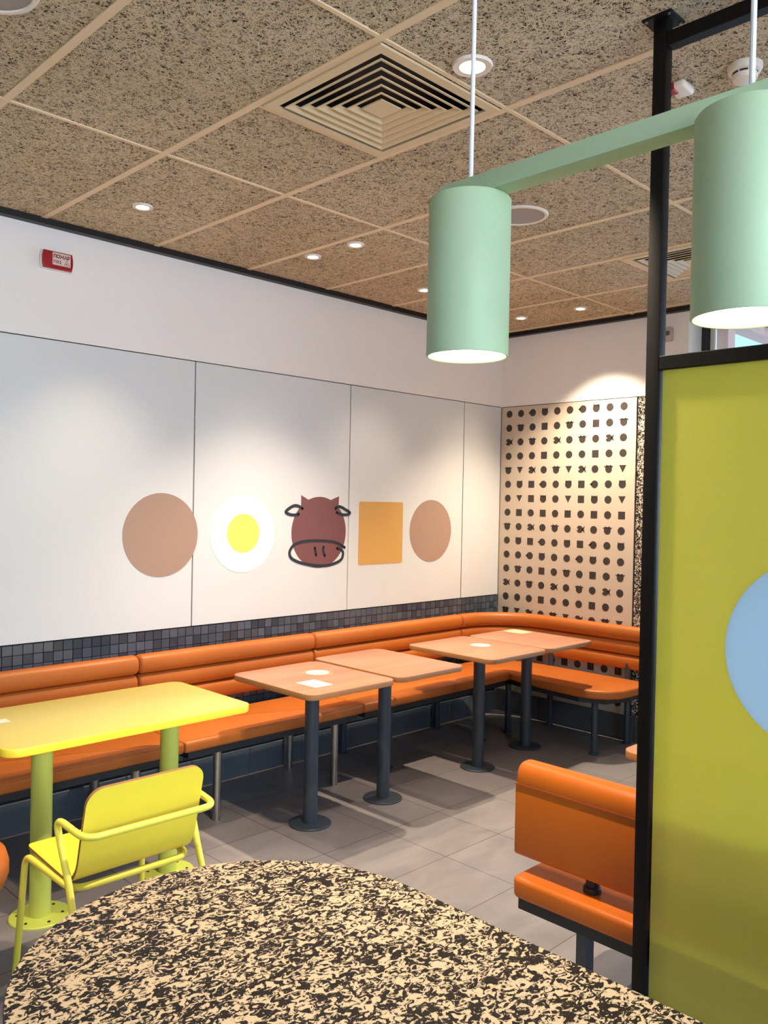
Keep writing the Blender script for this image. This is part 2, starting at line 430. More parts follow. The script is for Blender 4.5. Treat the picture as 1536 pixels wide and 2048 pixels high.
for xx in [-7.8, -6.2, -4.6, -3.05]: box(bm, xx, xx+0.05, YF-0.13, YF-0.07, 1.2, 2.85)
box(bm, -7.8, -3.0, YF-0.13, YF-0.07, 1.2, 1.25); box(bm, -7.8, -3.0, YF-0.13, YF-0.07, 2.8, 2.85)
win2 = struct('window_2', bm, mat('dark_window_frame', '23292e', 0.4))
bm = NB(); box(bm, -7.75, -3.05, YF-0.104, YF-0.096, 1.25, 2.8); part('window_pane', bm, m_glass, win2, smooth=False)

# ceiling grid bars
gx, gy = -4.295, -1.15
bm = NB()
xs = [gx+0.6*i for i in range(-7, 8) if gx+0.6*i > XW]
for x in xs: box(bm, x-0.014, x+0.014, YF, -0.045, H-0.004, H+0.01)
for yy in (-1.15, -2.35, -3.55, -4.75, -5.95): box(bm, XW, -0.045, yy-0.0075, yy+0.0075, H-0.0046, H+0.01)
for x0 in (gx+0.6, gx+3.0): box(bm, x0+0.014, x0+0.586, -1.7575, -1.7425, H-0.0046, H+0.01)
struct('trim_6', bm, m_tbar)

# ------------------------------------------------------------------ wall panels with the murals
edges = [(-8.45, -5.19, 'white wall panel to the left of the tan bun mural, cut by the photo edge')]
def wpanel(x0, x1, label):
    bm = NB(); box(bm, x0+0.004, x1-0.004, 0.0, 0.013, 0.921, 2.405, 0.001, 1)
    return tag(link_mesh('wall_panel', bm, m_panel), label, 'wall panel', 'white panels of the mural wall')
wpanel(-5.18, -4.0, 'white wall panel beyond the left edge of the photo, past the tan bun panel')
wpanel(-4.0, -2.813, 'wide white wall panel under the fire alarm, carrying most of the large left tan circle')
wpanel(-2.813, -1.63, 'white wall panel carrying the fried egg and the brown cow face')
wpanel(-1.63, -0.46, 'white wall panel carrying the yellow cheese square and the right tan circle')
wpanel(-0.46, 0.0, 'narrow plain white wall panel in the corner beside the dotted panel')

def disc_y(name, cx, cz, r, y0, y1, m, parent=None):
    bm = NB(); prism(bm, circ(cx, cz, r, 72), y0, y1, axis='Y')
    return link_mesh(name, bm, m, parent, True)
def decal_thing(name, cx, cz, label):
    return thing(name, (cx, 0, cz), label, 'wall decal', 'food shapes in a row on the white wall')
G = 'food shapes in a row on the white wall'
tag(disc_y('bun_decal', -3.012, 1.436, 0.229, -0.0015, 0.0, m_bun), 'large tan bun circle, leftmost shape in the row of murals on the white wall', 'wall decal', G)
t = decal_thing('egg_decal', -2.473, 1.436, 'fried egg mural, white circle with a bright yellow yolk on the white wall')
disc_y('egg_white', -2.473, 1.436, 0.2285, -0.0015, 0.0, m_eggw, t)
disc_y('yolk', -2.471, 1.4385, 0.1145, -0.003, -0.0015, m_yolk, t)
t = decal_thing('cow_decal', -1.882, 1.437, 'brown cow face mural with horns, drawn ears and a black outlined muzzle')
disc_y('face', -1.882, 1.4365, 0.2275, -0.0015, 0.0, m_brown, t)
for hp in ([(-2.036, 1.672), (-2.036, 1.585), (-1.94, 1.60), (-1.975, 1.643)], [(-1.719, 1.670), (-1.785, 1.647), (-1.82, 1.60), (-1.722, 1.585)]):
    bm = NB(); prism(bm, hp, -0.0012, 0.0, axis='Y'); part('horn', bm, m_brown, t)
for ep in ([[-2.024, 1.587], [-2.051, 1.6], [-2.086, 1.606], [-2.125, 1.592], [-2.158, 1.567], [-2.134, 1.553], [-2.095, 1.547], [-2.055, 1.553]],
           [[-1.748, 1.589], [-1.73, 1.601], [-1.703, 1.601], [-1.659, 1.583], [-1.62, 1.563], [-1.642, 1.551], [-1.686, 1.55], [-1.738, 1.565]]):
    bm = NB(); stroke(bm, ep, 0.019, -0.003, -0.0016); part('ear', bm, m_line, t)
bm = NB(); stroke(bm, [[-1.664, 1.335], [-1.73, 1.365], [-1.805, 1.378], [-1.92, 1.384], [-2.021, 1.379], [-2.081, 1.364], [-2.109, 1.342], [-2.123, 1.312], [-2.108, 1.28], [-2.058, 1.255], [-1.978, 1.235], [-1.896, 1.224], [-1.812, 1.222], [-1.737, 1.236], [-1.689, 1.258], [-1.676, 1.29], [-1.685, 1.315], [-1.729, 1.331]], 0.019, -0.003, -0.0016)
part('muzzle', bm, m_line, t)
for npz in ([[-1.919, 1.339], [-1.907, 1.291]], [[-1.846, 1.342], [-1.848, 1.315], [-1.834, 1.285]]):
    bm = NB(); stroke(bm, npz, 0.018, -0.003, -0.0016); part('nostril', bm, m_line, t)
bm = NB(); prism(bm, rrect(-1.537, -1.113, 1.213, 1.639, 0.014, 5), -0.0015, 0.0, axis='Y')
tag(link_mesh('cheese_decal', bm, m_cheese), 'yellow cheese square mural between the cow face and the right tan circle', 'wall decal', G)
tag(disc_y('bun_decal', -0.815, 1.4345, 0.2255, -0.0015, 0.0, m_bun), 'tan bun circle to the right of the yellow cheese square, rightmost mural shape', 'wall decal', G)

# fire alarm sounder on the mural wall, with its lettering
t = thing('fire_alarm', (-3.618, 0, 2.79), 'red fire alarm box with a white lettered label high on the white wall', 'fire alarm')
def alarm_outline(x0, x1, z0, z1, b=0.006):
    return [(x0, z0), (x1, z0), (x1+b, (z0+z1)/2-0.015), (x1+b, (z0+z1)/2+0.015), (x1, z1), (x0, z1), (x0-b, (z0+z1)/2+0.015), (x0-b, (z0+z1)/2-0.015)]
bm = NB(); prism(bm, alarm_outline(-3.693, -3.543, 2.744, 2.836), -0.014, 0.0, 0.003, axis='Y'); part('back_plate', bm, m_cream, t)
bm = NB(); prism(bm, alarm_outline(-3.688, -3.548, 2.748, 2.832, 0.005), -0.034, -0.0141, 0.004, axis='Y'); part('housing', bm, m_red, t)
bm = NB(); box(bm, -3.648, -3.558, -0.0365, -0.0342, 2.766, 2.826, 0.0008, 1); lp = part('label_plate', bm, m_paper, t)
def text_mesh(name, s, size, loc, rot, m, parent, ext=0.0004, bold=0.0, sx_=1.0):
    c = bpy.data.curves.new(name, 'FONT'); c.body = s; c.size = size; c.extrude = ext; c.offset = bold; c.align_x = 'LEFT'
    o = bpy.data.objects.new(name, c); me = bpy.data.meshes.new_from_object(o)
    bpy.data.objects.remove(o)
    bm = bmesh.new(); bm.from_mesh(me)
    bmesh.ops.transform(bm, matrix=Matrix.Translation(loc) @ rot.to_4x4() @ Matrix.Diagonal((sx_, 1, 1, 1)), verts=bm.verts)
    o = link_mesh(name, bm, m, parent, False); return o
RY = Matrix(((1, 0, 0), (0, 0, -1), (0, 1, 0)))      # text facing -y
text_mesh('lettering', 'ПОЖАР', 0.0235, (-3.6445, -0.0369, 2.8005), RY, m_redtxt, lp, bold=0.0012, sx_=0.93)
text_mesh('lettering', 'FIRE', 0.024, (-3.6445, -0.0369, 2.774), RY, m_redtxt, lp, bold=0.0002, sx_=0.95)
bm = NB()
for a, b in (((-3.592, 2.7715), (-3.564, 2.7715)), ((-3.564, 2.7715), (-3.578, 2.795)), ((-3.578, 2.795), (-3.592, 2.7715))): stroke(bm, [a, b], 0.0015, -0.0375, -0.0366, 1)
prism(bm, circ(-3.578, 2.779, 0.0035, 12), -0.0375, -0.0366, axis='Y'); part('warning_symbol', bm, m_redtxt, lp)

# ------------------------------------------------------------------ dotted panel and speckled panel
rows = ['ccptccptcc', 'cwcscwcscw', 'fcwcfcwcfc', 'cccscccscc', 'wvfcwvfcwv', 'ctspctspct', 'cvstcvstcv'.replace('cvstcvstcv', 'cvstcvstcv'), 'cscscscscs',
        'wcfcwcfcwc', 'ctspctspct', 'ccptccptcc', 'cwcscwcscw', 'fcwcfcwcfc', 'cccscccscc', 'wvfcwvfcwv', 'ctspctspct', 'cvstcvstcv', 'cscscscscs', 'wcfcwcfcwc', 'ctspctspct']
def icon(bm, kind, cy, cz):
    r = 0.028
    P = lambda pts: prism(bm, [(cy-a*r, cz+b*r) for a, b in pts], -0.0012, 0.0, axis='X')   # a: to the right in the picture
    C = lambda a=0, b=0, k=1.0, n=24: P([(a+k*math.cos(2*PI*q/n), b+k*math.sin(2*PI*q/n)) for q in range(n)])
    if kind == 'c': C()
    elif kind == 's': P([(-0.95, -0.95), (0.95, -0.95), (0.95, 0.95), (-0.95, 0.95)])
    elif kind == 'v': P([(-1.0, 0.9), (0, -0.95), (1.0, 0.9)])
    elif kind == 'p': C(); P([(-1.45, 0.0), (-0.8, -0.45), (-0.7, 0.5)])
    elif kind == 't': C(0, -0.05); P([(-0.85, 1.12), (-0.95, 0.2), (-0.2, 0.8), (-0.55, 0.85)]); P([(0.85, 1.12), (0.55, 0.85), (0.2, 0.8), (0.95, 0.2)])
    elif kind == 'w':
        C(0, -0.1, 0.95); P([(-1.4, 0.7), (-0.8, 0.2), (-0.5, 0.75)]); P([(1.4, 0.7), (0.5, 0.75), (0.8, 0.2)]); P([(-0.7, 1.1), (-0.7, 0.4), (-0.1, 0.75)]); P([(0.7, 1.1), (0.1, 0.75), (0.7, 0.4)])
    elif kind == 'f':
        n = 18; pts = []
        for q in range(n+1):
            a = math.radians(205+ (155+360-205)*q/n); pts.append((-0.2+0.95*math.cos(a), 0.95*math.sin(a)))
        pts.append((-0.55, 0.0)); P(pts); P([(1.35, 0.95), (0.45, 0.15), (0.45, -0.15), (1.35, -0.95), (1.05, 0)])
bm = NB(); box(bm, 0.0, 0.011, -1.172, -0.003, 0.172, 2.405, 0.001, 1)
n_board = len(bm.faces)
for i, rw in enumerate(rows):
    for k, ch in enumerate(rw):
        icon(bm, ch, -0.079-0.1107*k, 2.349-0.1104*i)
for f in bm.faces:
    if f.calc_center_median().x < -0.0001 and f.calc_area() < 0.02: f.material_index = 1
tag(link_mesh('patterned_panel', bm, [m_dotpanel, m_print], None, False), 'cream wall panel with a grid of small black food icons behind the corner bench', 'wall panel')
bm = NB(); box(bm, 0.0, 0.011, WY0+0.002, -1.184, 0.172, 2.405, 0.001, 1)
tag(link_mesh('wall_panel', bm, m_speckwall), 'narrow speckled black and white wall panel beside the dotted icon panel', 'wall panel')
bm = NB(); box(bm, -0.012, 0.0, -1.42, -1.30, 1.33, 1.47, 0.003); tag(link_mesh('wall_sign', bm, m_red), 'small red sign on the speckled wall strip, mostly behind the black post', 'sign')
t = thing('wall_sensor', (0, -1.40, 2.81), 'small grey sensor high on the back wall just right of the black post', 'sensor')
bm = NB(); prism(bm, rrect(-1.432, -1.37, 2.762, 2.858, 0.014, 5), -0.03, 0.0, 0.004, axis='X'); part('housing', bm, mat('sensor_grey', 'b9ada0', 0.4), t)
bm = NB(); prism(bm, rrect(-1.418, -1.384, 2.80, 2.83, 0.008, 5), -0.036, -0.03, 0.002, axis='X'); part('lens', bm, mat('lens_dark', '5d554e', 0.3), t)

# ------------------------------------------------------------------ ceiling fixtures
def downlight(x, y, r, label):
    t = thing('downlight', (x, y, H), label, 'ceiling light', 'round recessed downlights in the ceiling')
    bm = NB(); lathe(bm, x, y, [(r*0.62, H-0.001), (r*0.64, H-0.008), (r*0.96, H-0.009), (r, H-0.004), (r, H+0.002), (r*0.62, H+0.002), (r*0.62, H-0.001)], 40); part('trim_ring', bm, m_cream, t)
    bm = NB(); lathe(bm, x, y, [(0, H-0.006), (r*0.62, H-0.004), (r*0.62, H-0.001), (0, H-0.001)], 32); part('lamp_glass', bm, m_lamp, t)
    return t
DL = [(-3.452, -0.546, .046, 'round recessed downlight above the mural wall, nearest the fire alarm'),
      (-2.418, -0.531, .046, 'round recessed downlight above the fried egg, the nearer to the wall of a close pair'),
      (-2.41, -0.864, .046, 'round recessed downlight of a close pair, the one farther from the mural wall'),
      (-1.482, -0.504, .046, 'round recessed downlight half hidden by the front green pendant shade'),
      (-0.443, -0.492, .046, 'round recessed downlight in the far corner, just right of the front pendant shade'),
      (-0.426, -0.971, .046, 'round recessed downlight in the far corner, next to the black post'),
      (-3.395, -2.444, .062, 'large bright recessed downlight right beside the square air vent, crossed by the pendant cord')]
for x, y, r, lb in DL: downlight(x, y, r, lb)
POW = {0: 70, 1: 25, 2: 235, 3: 45, 4: 40, 5: 230, 6: 280}
for k, (x, y, r, lb) in enumerate(DL): spot(x, y, POW[k], 80 if k in (0, 1, 3, 4) else (94 if k == 2 else 102), 1.0 if k != 5 else 0.9)
for x, y in ((-5.1, -1.75), (-1.9, -3.3), (-3.4, -4.3), (-0.9, -4.9), (-6.2, -0.9), (-5.5, -4.6)): # fill spots added over the unseen room, no fittings; the strongest brightens the chair
    spot(x, y, 110 if (x, y) == (-5.1, -1.75) else 50)

def speaker(cx, cy, r, label):
    t = thing('ceiling_speaker', (cx, cy, H), label, 'speaker', 'round ceiling speakers')
    bm = NB(); lathe(bm, cx, cy, [(r*0.86, H-0.004), (r*0.88, H-0.009), (r*0.97, H-0.009), (r, H-0.003), (r, H+0.002), (r*0.86, H+0.002), (r*0.86, H-0.004)], 56); part('rim', bm, m_cream, t)
    bm = NB(); lathe(bm, cx, cy, [(0, H-0.008), (r*0.5, H-0.0075), (r*0.87, H-0.005), (r*0.87, H-0.001), (0, H-0.001)], 48); part('grille', bm, m_grille, t)
speaker(-2.205, -1.759, 0.13, 'round ceiling speaker with grey grille, behind the front green pendant')
speaker(-4.579, -1.773, 0.13, 'round ceiling speaker cut off by the top left corner of the photo')

t = thing('smoke_detector', (-2.832, -3.042, H), 'round cream smoke detector on the ceiling, behind the right pendant cord', 'smoke detector')
bm = NB(); lathe(bm, -2.832, -3.042, [(0.050, H), (0.050, H-0.011), (0.046, H-0.02), (0.042, H-0.022), (0.0, H-0.022)], 40); part('base', bm, m_cream, t)
bm = NB(); lathe(bm, -2.832, -3.042, [(0.036, H-0.022), (0.036, H-0.029), (0.038, H-0.031), (0.034, H-0.044), (0.015, H-0.05), (0, H-0.05)], 40); part('sensing_head', bm, m_cream, t)
bm = NB()
for k in range(8):
    a = 2*PI*k/8; b = a+0.62
    pts = [(-2.832+rr*math.cos(q), -3.042+rr*math.sin(q)) for rr, qs in ((0.0368, (a, a+0.2, a+0.4, b)), (0.0358, (b, a+0.4, a+0.2, a))) for q in qs]
    prism(bm, pts, H-0.0285, H-0.0235)
part('vent_slots', bm, m_duct, t)
t = thing('alarm_strobe', (-2.835, -2.83, H), 'white ceiling alarm beacon with a dark red lens beside the black post', 'alarm beacon')
bm = NB(); box(bm, -2.893, -2.813, -2.878, -2.820, H-0.026, H, 0.009, 3); part('housing', bm, m_cream, t)
bm = NB(); box(bm, -2.897, -2.858, -2.846, -2.816, H-0.030, H-0.006, 0.002, 1); part('lens', bm, m_red, t)

def air_vent(x0, y1, label):
    S = 0.6; t = thing('air_vent', (x0+S/2, y1-S/2, H), label, 'air vent', 'square ceiling air vents')
    x0 += 0.014; x1 = x0+S-0.028; y0 = y1-S+0.0075; y1 -= 0.0075
    z = H-0.010
    cx, cy = (x0+x1)/2, (y0+y1)/2
    def ring(bm, ho, hi, zo, zi, th=0.003):
        """square louvre from half size ho at zo (outer) to hi at zi (inner)."""
        o1 = [bm.verts.new((cx+a*ho, cy+b*ho, zo)) for a, b in ((-1, -1), (1, -1), (1, 1), (-1, 1))]
        i1 = [bm.verts.new((cx+a*hi, cy+b*hi, zi)) for a, b in ((-1, -1), (1, -1), (1, 1), (-1, 1))]
        o2 = [bm.verts.new((v.co.x, v.co.y, v.co.z+th)) for v in o1]; i2 = [bm.verts.new((v.co.x, v.co.y, v.co.z+th)) for v in i1]
        for k in range(4):
            for A, B in ((o1, i1), (i2, o2), (o2, o1), (i1, i2)): bm.faces.new((A[k-1], A[k], B[k], B[k-1]))
    h = S/2-0.016
    bm = NB(); ring(bm, h, h-0.034, z, z, 0.008); part('frame', bm, m_vent, t, smooth=False)
    for k in range(5):
        ho = h-0.052-k*0.037
        bm = NB(); ring(bm, ho, ho-0.005, z-0.002, z-0.002, 0.0025); ring(bm, ho-0.005, ho-0.023, z-0.002, z+0.008, 0.0025); part('louvre', bm, m_vent, t, smooth=False)
    bm = NB(); hh = h-0.052-5*0.037
    prism(bm, [(cx-hh, cy-hh), (cx+hh, cy-hh), (cx+hh, cy+hh), (cx-hh, cy+hh)], z-0.001, z+0.004)
    part('centre_plate', bm, m_vent, t, smooth=False)
    bm = NB(); q = h-0.034
    for a in ((cx-q, cx+q, cy-q, cy-q+0.004, z+0.008, H+0.1), (cx-q, cx+q, cy+q-0.004, cy+q, z+0.008, H+0.1), (cx-q, cx-q+0.004, cy-q, cy+q, z+0.008, H+0.1), (cx+q-0.004, cx+q, cy-q, cy+q, z+0.008, H+0.1), (cx-q, cx+q, cy-q, cy+q, H+0.09, H+0.1)): box(bm, *a)
    part('duct_box', bm, m_duct, t, smooth=False)
    return t
# openings are cut in the ceiling board for the vents
def cut_ceiling():
    c = bpy.data.objects['ceiling']; bm = NB()
    holes = [(gx+0.6+0.035, gx+1.2-0.035, -2.35+0.035, -1.75-0.035), (gx+3.0+0.035, gx+3.6-0.035, -2.35+0.035, -1.75-0.035)]
    X = sorted({XW-0.2, 0.35, *[h[0] for h in holes], *[h[1] for h in holes]}); Y = sorted({YF-0.2, 0.2, holes[0][2], holes[0][3]})
    for a, b in zip(X, X[1:]):
        for d, e in zip(Y, Y[1:]):
            mx_, my_ = (a+b)/2, (d+e)/2
            if any(h[0] < mx_ < h[1] and h[2] < my_ < h[3] for h in holes): continue
            box(bm, a, b, d, e, H, H+0.12)
    bmesh.ops.remove_doubles(bm, verts=bm.verts, dist=1e-5)
    seen = {}
    for f in list(bm.faces):
        key = tuple(sorted(v.index for v in f.verts)); 
    bm.verts.index_update()
    for f in list(bm.faces):
        key = tuple(sorted(v.index for v in f.verts)); seen.setdefault(key, []).append(f)
    bmesh.ops.delete(bm, geom=[f for fs_ in seen.values() if len(fs_) > 1 for f in fs_], context='FACES_ONLY')
    bmesh.ops.recalc_face_normals(bm, faces=bm.faces); bm.to_mesh(c.data); bm.free()
cut_ceiling()
air_vent(gx+0.6, -1.75, 'square cream ceiling air vent with nested louvres near the top centre')
air_vent(gx+3.0, -1.75, 'square cream ceiling air vent farther back, partly behind the black post')

# ------------------------------------------------------------------ pendant lamp: two green tubes on one bar
t = thing('pendant_lamp', (-4.38, -3.48, 2.0), 'sage green double pendant lamp, two tube shades joined by a green bar', 'pendant lamp')
PX = -4.38
for py in (-3.263, -3.692):
    bm = NB(); r, zb, zt = 0.0635, 1.870, 2.112
    lathe(bm, PX, py, [(r-0.004, zb+0.012), (r-0.004, zb+0.0015), (r-0.0025, zb), (r-0.001, zb), (r, zb+0.0015), (r, zt-0.003), (r-0.002, zt), (0, zt), (0, zt-0.004), (r-0.004, zt-0.004), (r-0.004, zb+0.012)], 64)
    sh = part('shade', bm, m_green, t)
    bm = NB(); lathe(bm, PX, py, [(0, zb+0.007), (r-0.0045, zb+0.007), (r-0.0045, zb+0.012), (0, zb+0.012)], 48); part('diffuser', bm, m_pend, sh)
    bm = NB(); tube(bm, [(PX, py, 2.13), (PX+0.001, py, 2.5), (PX, py, H)], 0.0036, 10); part('cord', bm, m_cord, t)
    bm = NB(); lathe(bm, PX, py, [(0, H-0.03), (0.03, H-0.03), (0.034, H-0.026), (0.034, H), (0, H)], 32); part('ceiling_rose', bm, m_cord, t)
bm = NB(); box(bm, PX-0.019, PX+0.019, -3.76, -3.215, 2.1122, 2.1402, 0.0015, 2); part('crossbar', bm, m_green, t)

# ------------------------------------------------------------------ black partition frame with yellow glass
t = thing('partition_screen', (-3.22, -3.5, 0), 'black steel framed partition with a yellow frosted glass panel and pale circle', 'partition')
PXc = -3.221; pw = 0.019
def post(yc):
    bm = NB(); box(bm, PXc-pw, PXc+pw, yc-pw, yc+pw, 0, H, 0.002, 2); ps = part('post', bm, m_black, t)
    for zz, nm in ((H-0.006, 'ceiling_plate'), (0.0, 'floor_plate')):
        bm = NB(); box(bm, PXc-0.043, PXc+0.043, yc-0.043, yc+0.043, zz, zz+0.006, 0.001, 1); pl = part(nm, bm, m_black, ps)
        if nm == 'ceiling_plate':
            for a, b in ((-1, -1), (1, -1), (1, 1), (-1, 1)):
                bm = NB(); cyl(bm, PXc+a*0.033, yc+b*0.033, 0.004, zz-0.003, zz, 12); part('screw', bm, m_bolt, pl)
PY0, PY1 = -2.976, -4.60
post(PY0); post(PY1)
bm = NB(); box(bm, PXc-pw, PXc+pw, PY1+pw, PY0-pw, 2.897, 2.936, 0.002, 1); part('top_rail', bm, m_black, t)
bm = NB(); box(bm, PXc-pw, PXc+pw, PY1+pw, PY0-pw, 2.017, 2.055, 0.002, 1); part('middle_rail', bm, m_black, t)
bm = NB(); box(bm, PXc-pw, PXc+pw, PY1+pw, PY0-pw, 0.235, 0.273, 0.002, 1); part('bottom_rail', bm, m_black, t)
# pane with a round window
cy0, cz0, cr0 = -3.433, 1.2875, 0.243
def pane_with_hole(bm, x0, x1, y0, y1, z0, z1):
    n = 96; c = [(cy0+cr0*math.cos(2*PI*k/n), cz0+cr0*math.sin(2*PI*k/n)) for k in range(n)]
    def outer(k):
        a = 2*PI*k/n; dx, dz = math.cos(a), math.sin(a); s_ = 1e9
        if dx > 1e-9: s_ = min(s_, (y1-cy0)/dx)
        if dx < -1e-9: s_ = min(s_, (y0-cy0)/dx)
        if dz > 1e-9: s_ = min(s_, (z1-cz0)/dz)
        if dz < -1e-9: s_ = min(s_, (z0-cz0)/dz)
        return (cy0+dx*s_, cz0+dz*s_)
    o = [outer(k) for k in range(n)]
    for corner in ((y0, z0), (y1, z0), (y1, z1), (y0, z1)):
        k = min(range(n), key=lambda q: (o[q][0]-corner[0])**2+(o[q][1]-corner[1])**2); o[k] = corner
    V = {}
    for nm, pts in (('c', c), ('o', o)):
        for xx in (x0, x1): V[nm, xx] = [bm.verts.new((xx, p[0], p[1])) for p in pts]
    for k in range(n):
        for a, b in ((V['c', x0], V['o', x0]), (V['o', x1], V['c', x1]), (V['o', x0], V['o', x1]), (V['c', x1], V['c', x0])):
            bm.faces.new((a[k-1], a[k], b[k], b[k-1]))
bm = NB(); pane_with_hole(bm, PXc-0.004, PXc+0.004, PY1+pw, PY0-pw-0.006, 0.273, 2.017); part('glass_pane', bm, m_yglass, t, smooth=False)
bm = NB(); prism(bm, circ(cy0, cz0, cr0-0.0005, 96), PXc-0.004, PXc+0.004, axis='X'); part('pale_circle', bm, m_wglass, t, 'pale blue frosted circle in the yellow glass', smooth=False)

# ------------------------------------------------------------------ wall bench (banquette) in four sections
def wall_path(x0, x1):
    return [((x0+(x1-x0)*k/12, 0.0), (0, -1)) for k in range(13)]
def corner_path(x0, yend, R=0.50):
    out = [((x0+(-R-x0)*k/3, 0.0), (0, -1)) for k in range(3)]
    for k in range(17):
        a = PI/2*(1-k/16); out.append(((-R+R*math.cos(a), -R+R*math.sin(a)), (-math.cos(a), -math.sin(a))))
    out += [((0.0, -R+(yend+R)*k/8), (-1, 0)) for k in range(1, 9)]
    return out
def roll(bm, path, zc, hz, dc=0.064, hd=0.046, n=24, ends=0.022):
    P = [(Vector(p), Vector(q)) for p, q in path]
    cum = [0.0]
    for (a, _), (b, _) in zip(P, P[1:]): cum.append(cum[-1]+(b-a).length)
    T = cum[-1]
    def at(s):
        s = min(max(s, 0), T)
        for i in range(len(cum)-1):
            if s <= cum[i+1]+1e-9:
                u = (s-cum[i])/max(cum[i+1]-cum[i], 1e-9); return P[i][0].lerp(P[i+1][0], u), P[i][1].lerp(P[i+1][1], u).normalized()
    ss = [(ends*(1-math.cos(PI/2*k/5)), math.sin(PI/2*k/5)) for k in range(0, 6)]
    mid = [(c, 1.0) for c in cum if ends*1.3 < c < T-ends*1.3]
    samp = [(a, b) for a, b in ss]+mid+[(T-a, b) for a, b in ss[::-1]]
    rings = []
    for s, f in samp:
        p, nr = at(s); ins = ends*(1-f); ring = []
        for k in range(n):
            a = 2*PI*k/n; ca, sa = math.cos(a), math.sin(a); e = 2/2.7
            dd = (hd-ins)*math.copysign(abs(ca)**e, ca); zz = (hz-ins)*math.copysign(abs(sa)**e, sa)
            q = p+nr*(dc+dd); ring.append(bm.verts.new((q.x, q.y, zc+zz)))
        rings.append(ring)
    for a, b in zip(rings, rings[1:]):
        for i in range(n): bm.faces.new((a[i-1], a[i], b[i], b[i-1]))
    bm.faces.new(rings[0][::-1]); bm.faces.new(rings[-1])
def bench_section(label, path, seat_outline, frame_outline, legs, loc):
    t = thing('banquette_bench', loc, label, 'bench', 'sections of the orange wall bench')
    for zc in (0.7605, 0.661, 0.562):
        bm = NB(); roll(bm, path, zc, 0.0505 if zc > 0.7 else 0.049, 0.066 if zc > 0.7 else 0.062, 0.048 if zc > 0.7 else 0.044); part('backrest_roll', bm, m_orange, t, smooth=True, angle=80)
    bm = NB(); prism(bm, seat_outline, 0.395, 0.452, 0.016, 4); part('seat_cushion', bm, m_orange, t, angle=50)
    bm = NB(); prism(bm, frame_outline, 0.362, 0.3945); part('seat_frame', bm, m_frame_d, t, smooth=False)
    for (lx, ly, r, kind, top) in legs:
        bm = NB(); cyl(bm, lx, ly, r, 0.0, top, 24); 
        if kind != 'chrome': cyl(bm, lx, ly, r+0.010, 0.0, 0.012, 24, 0.002)
        part('leg', bm, m_chrome if kind == 'chrome' else m_col, t, 'chrome leg' if kind == 'chrome' else None)
    # back plate joining the rolls to the rear posts
    bm = NB()
    for (a, na), (b, nb_) in zip(path, path[1:]):
        q = [(a[0]+na[0]*0.012, a[1]+na[1]*0.012), (b[0]+nb_[0]*0.012, b[1]+nb_[1]*0.012), (b[0]+nb_[0]*0.024, b[1]+nb_[1]*0.024), (a[0]+na[0]*0.024, a[1]+na[1]*0.024)]
        prism(bm, q, 0.53, 0.78)
    part('back_board', bm, m_frame_d, t, smooth=False)
    return t
def straight(x0, x1, label, legs):
    p = wall_path(x0+0.002, x1-0.002)
    so = rrect(x0+0.002, x1-0.002, -0.553, -0.10, 0.012, 3); fo = rrect(x0+0.03, x1-0.03, -0.535, -0.15, 0.002, 1)
    return bench_section(label, p, so, fo, legs, ((x0+x1)/2, -0.3, 0))
chl = lambda xs_, kind='chrome': [(a, -0.488, 0.0215, kind, 0.362) for a in xs_]+[(a, -0.075, 0.0215, kind, 0.362) for a in xs_]+[(a, -0.040, 0.012, kind, 0.56) for a in xs_]
straight(-4.40, -3.185, 'orange roll-back wall bench section behind the yellow table, cut by the left edge', chl((-4.17, -3.41)))
straight(-3.185, -1.985, 'orange wall bench section on chrome legs, between the yellow table and the nearest wooden table', chl((-2.955, -2.155)))
straight(-1.985, -0.555, 'orange wall bench section on dark legs, behind the wooden tables before the corner', chl((-1.71, -0.79), 'dark'))
co = [(-0.553, -0.10), (-0.553, -0.548), (-0.575, -0.64), (-0.605, -0.78), (-0.632, -1.0), (-0.640, -1.14), (-0.615, -1.25), (-0.56, -1.325), (-0.47, -1.372), (-0.36, -1.388), (-0.10, -1.388), (-0.10, -0.52)]
for k in range(1, 9):
    a = PI/2*k/8; co.append((-0.50+0.40*math.cos(a), -0.50+0.40*math.sin(a)))
fo = [(-0.53+0.0, -0.16), (-0.53, -0.53), (-0.58, -0.78), (-0.615, -1.14), (-0.55, -1.30), (-0.36, -1.36), (-0.16, -1.36), (-0.16, -0.5), (-0.25, -0.27), (-0.4, -0.17)]
bench_section('curved corner section of the orange wall bench with a rounded seat end', corner_path(-0.553, -1.60), co, fo,
              [(-0.478, -1.18, 0.0215, 'dark', 0.362), (-0.085, -1.20, 0.0215, 'dark', 0.56), (-0.475, -0.475, 0.0215, 'dark', 0.362), (-0.10, -0.58, 0.0215, 'dark', 0.56)], (-0.3, -0.8, 0))

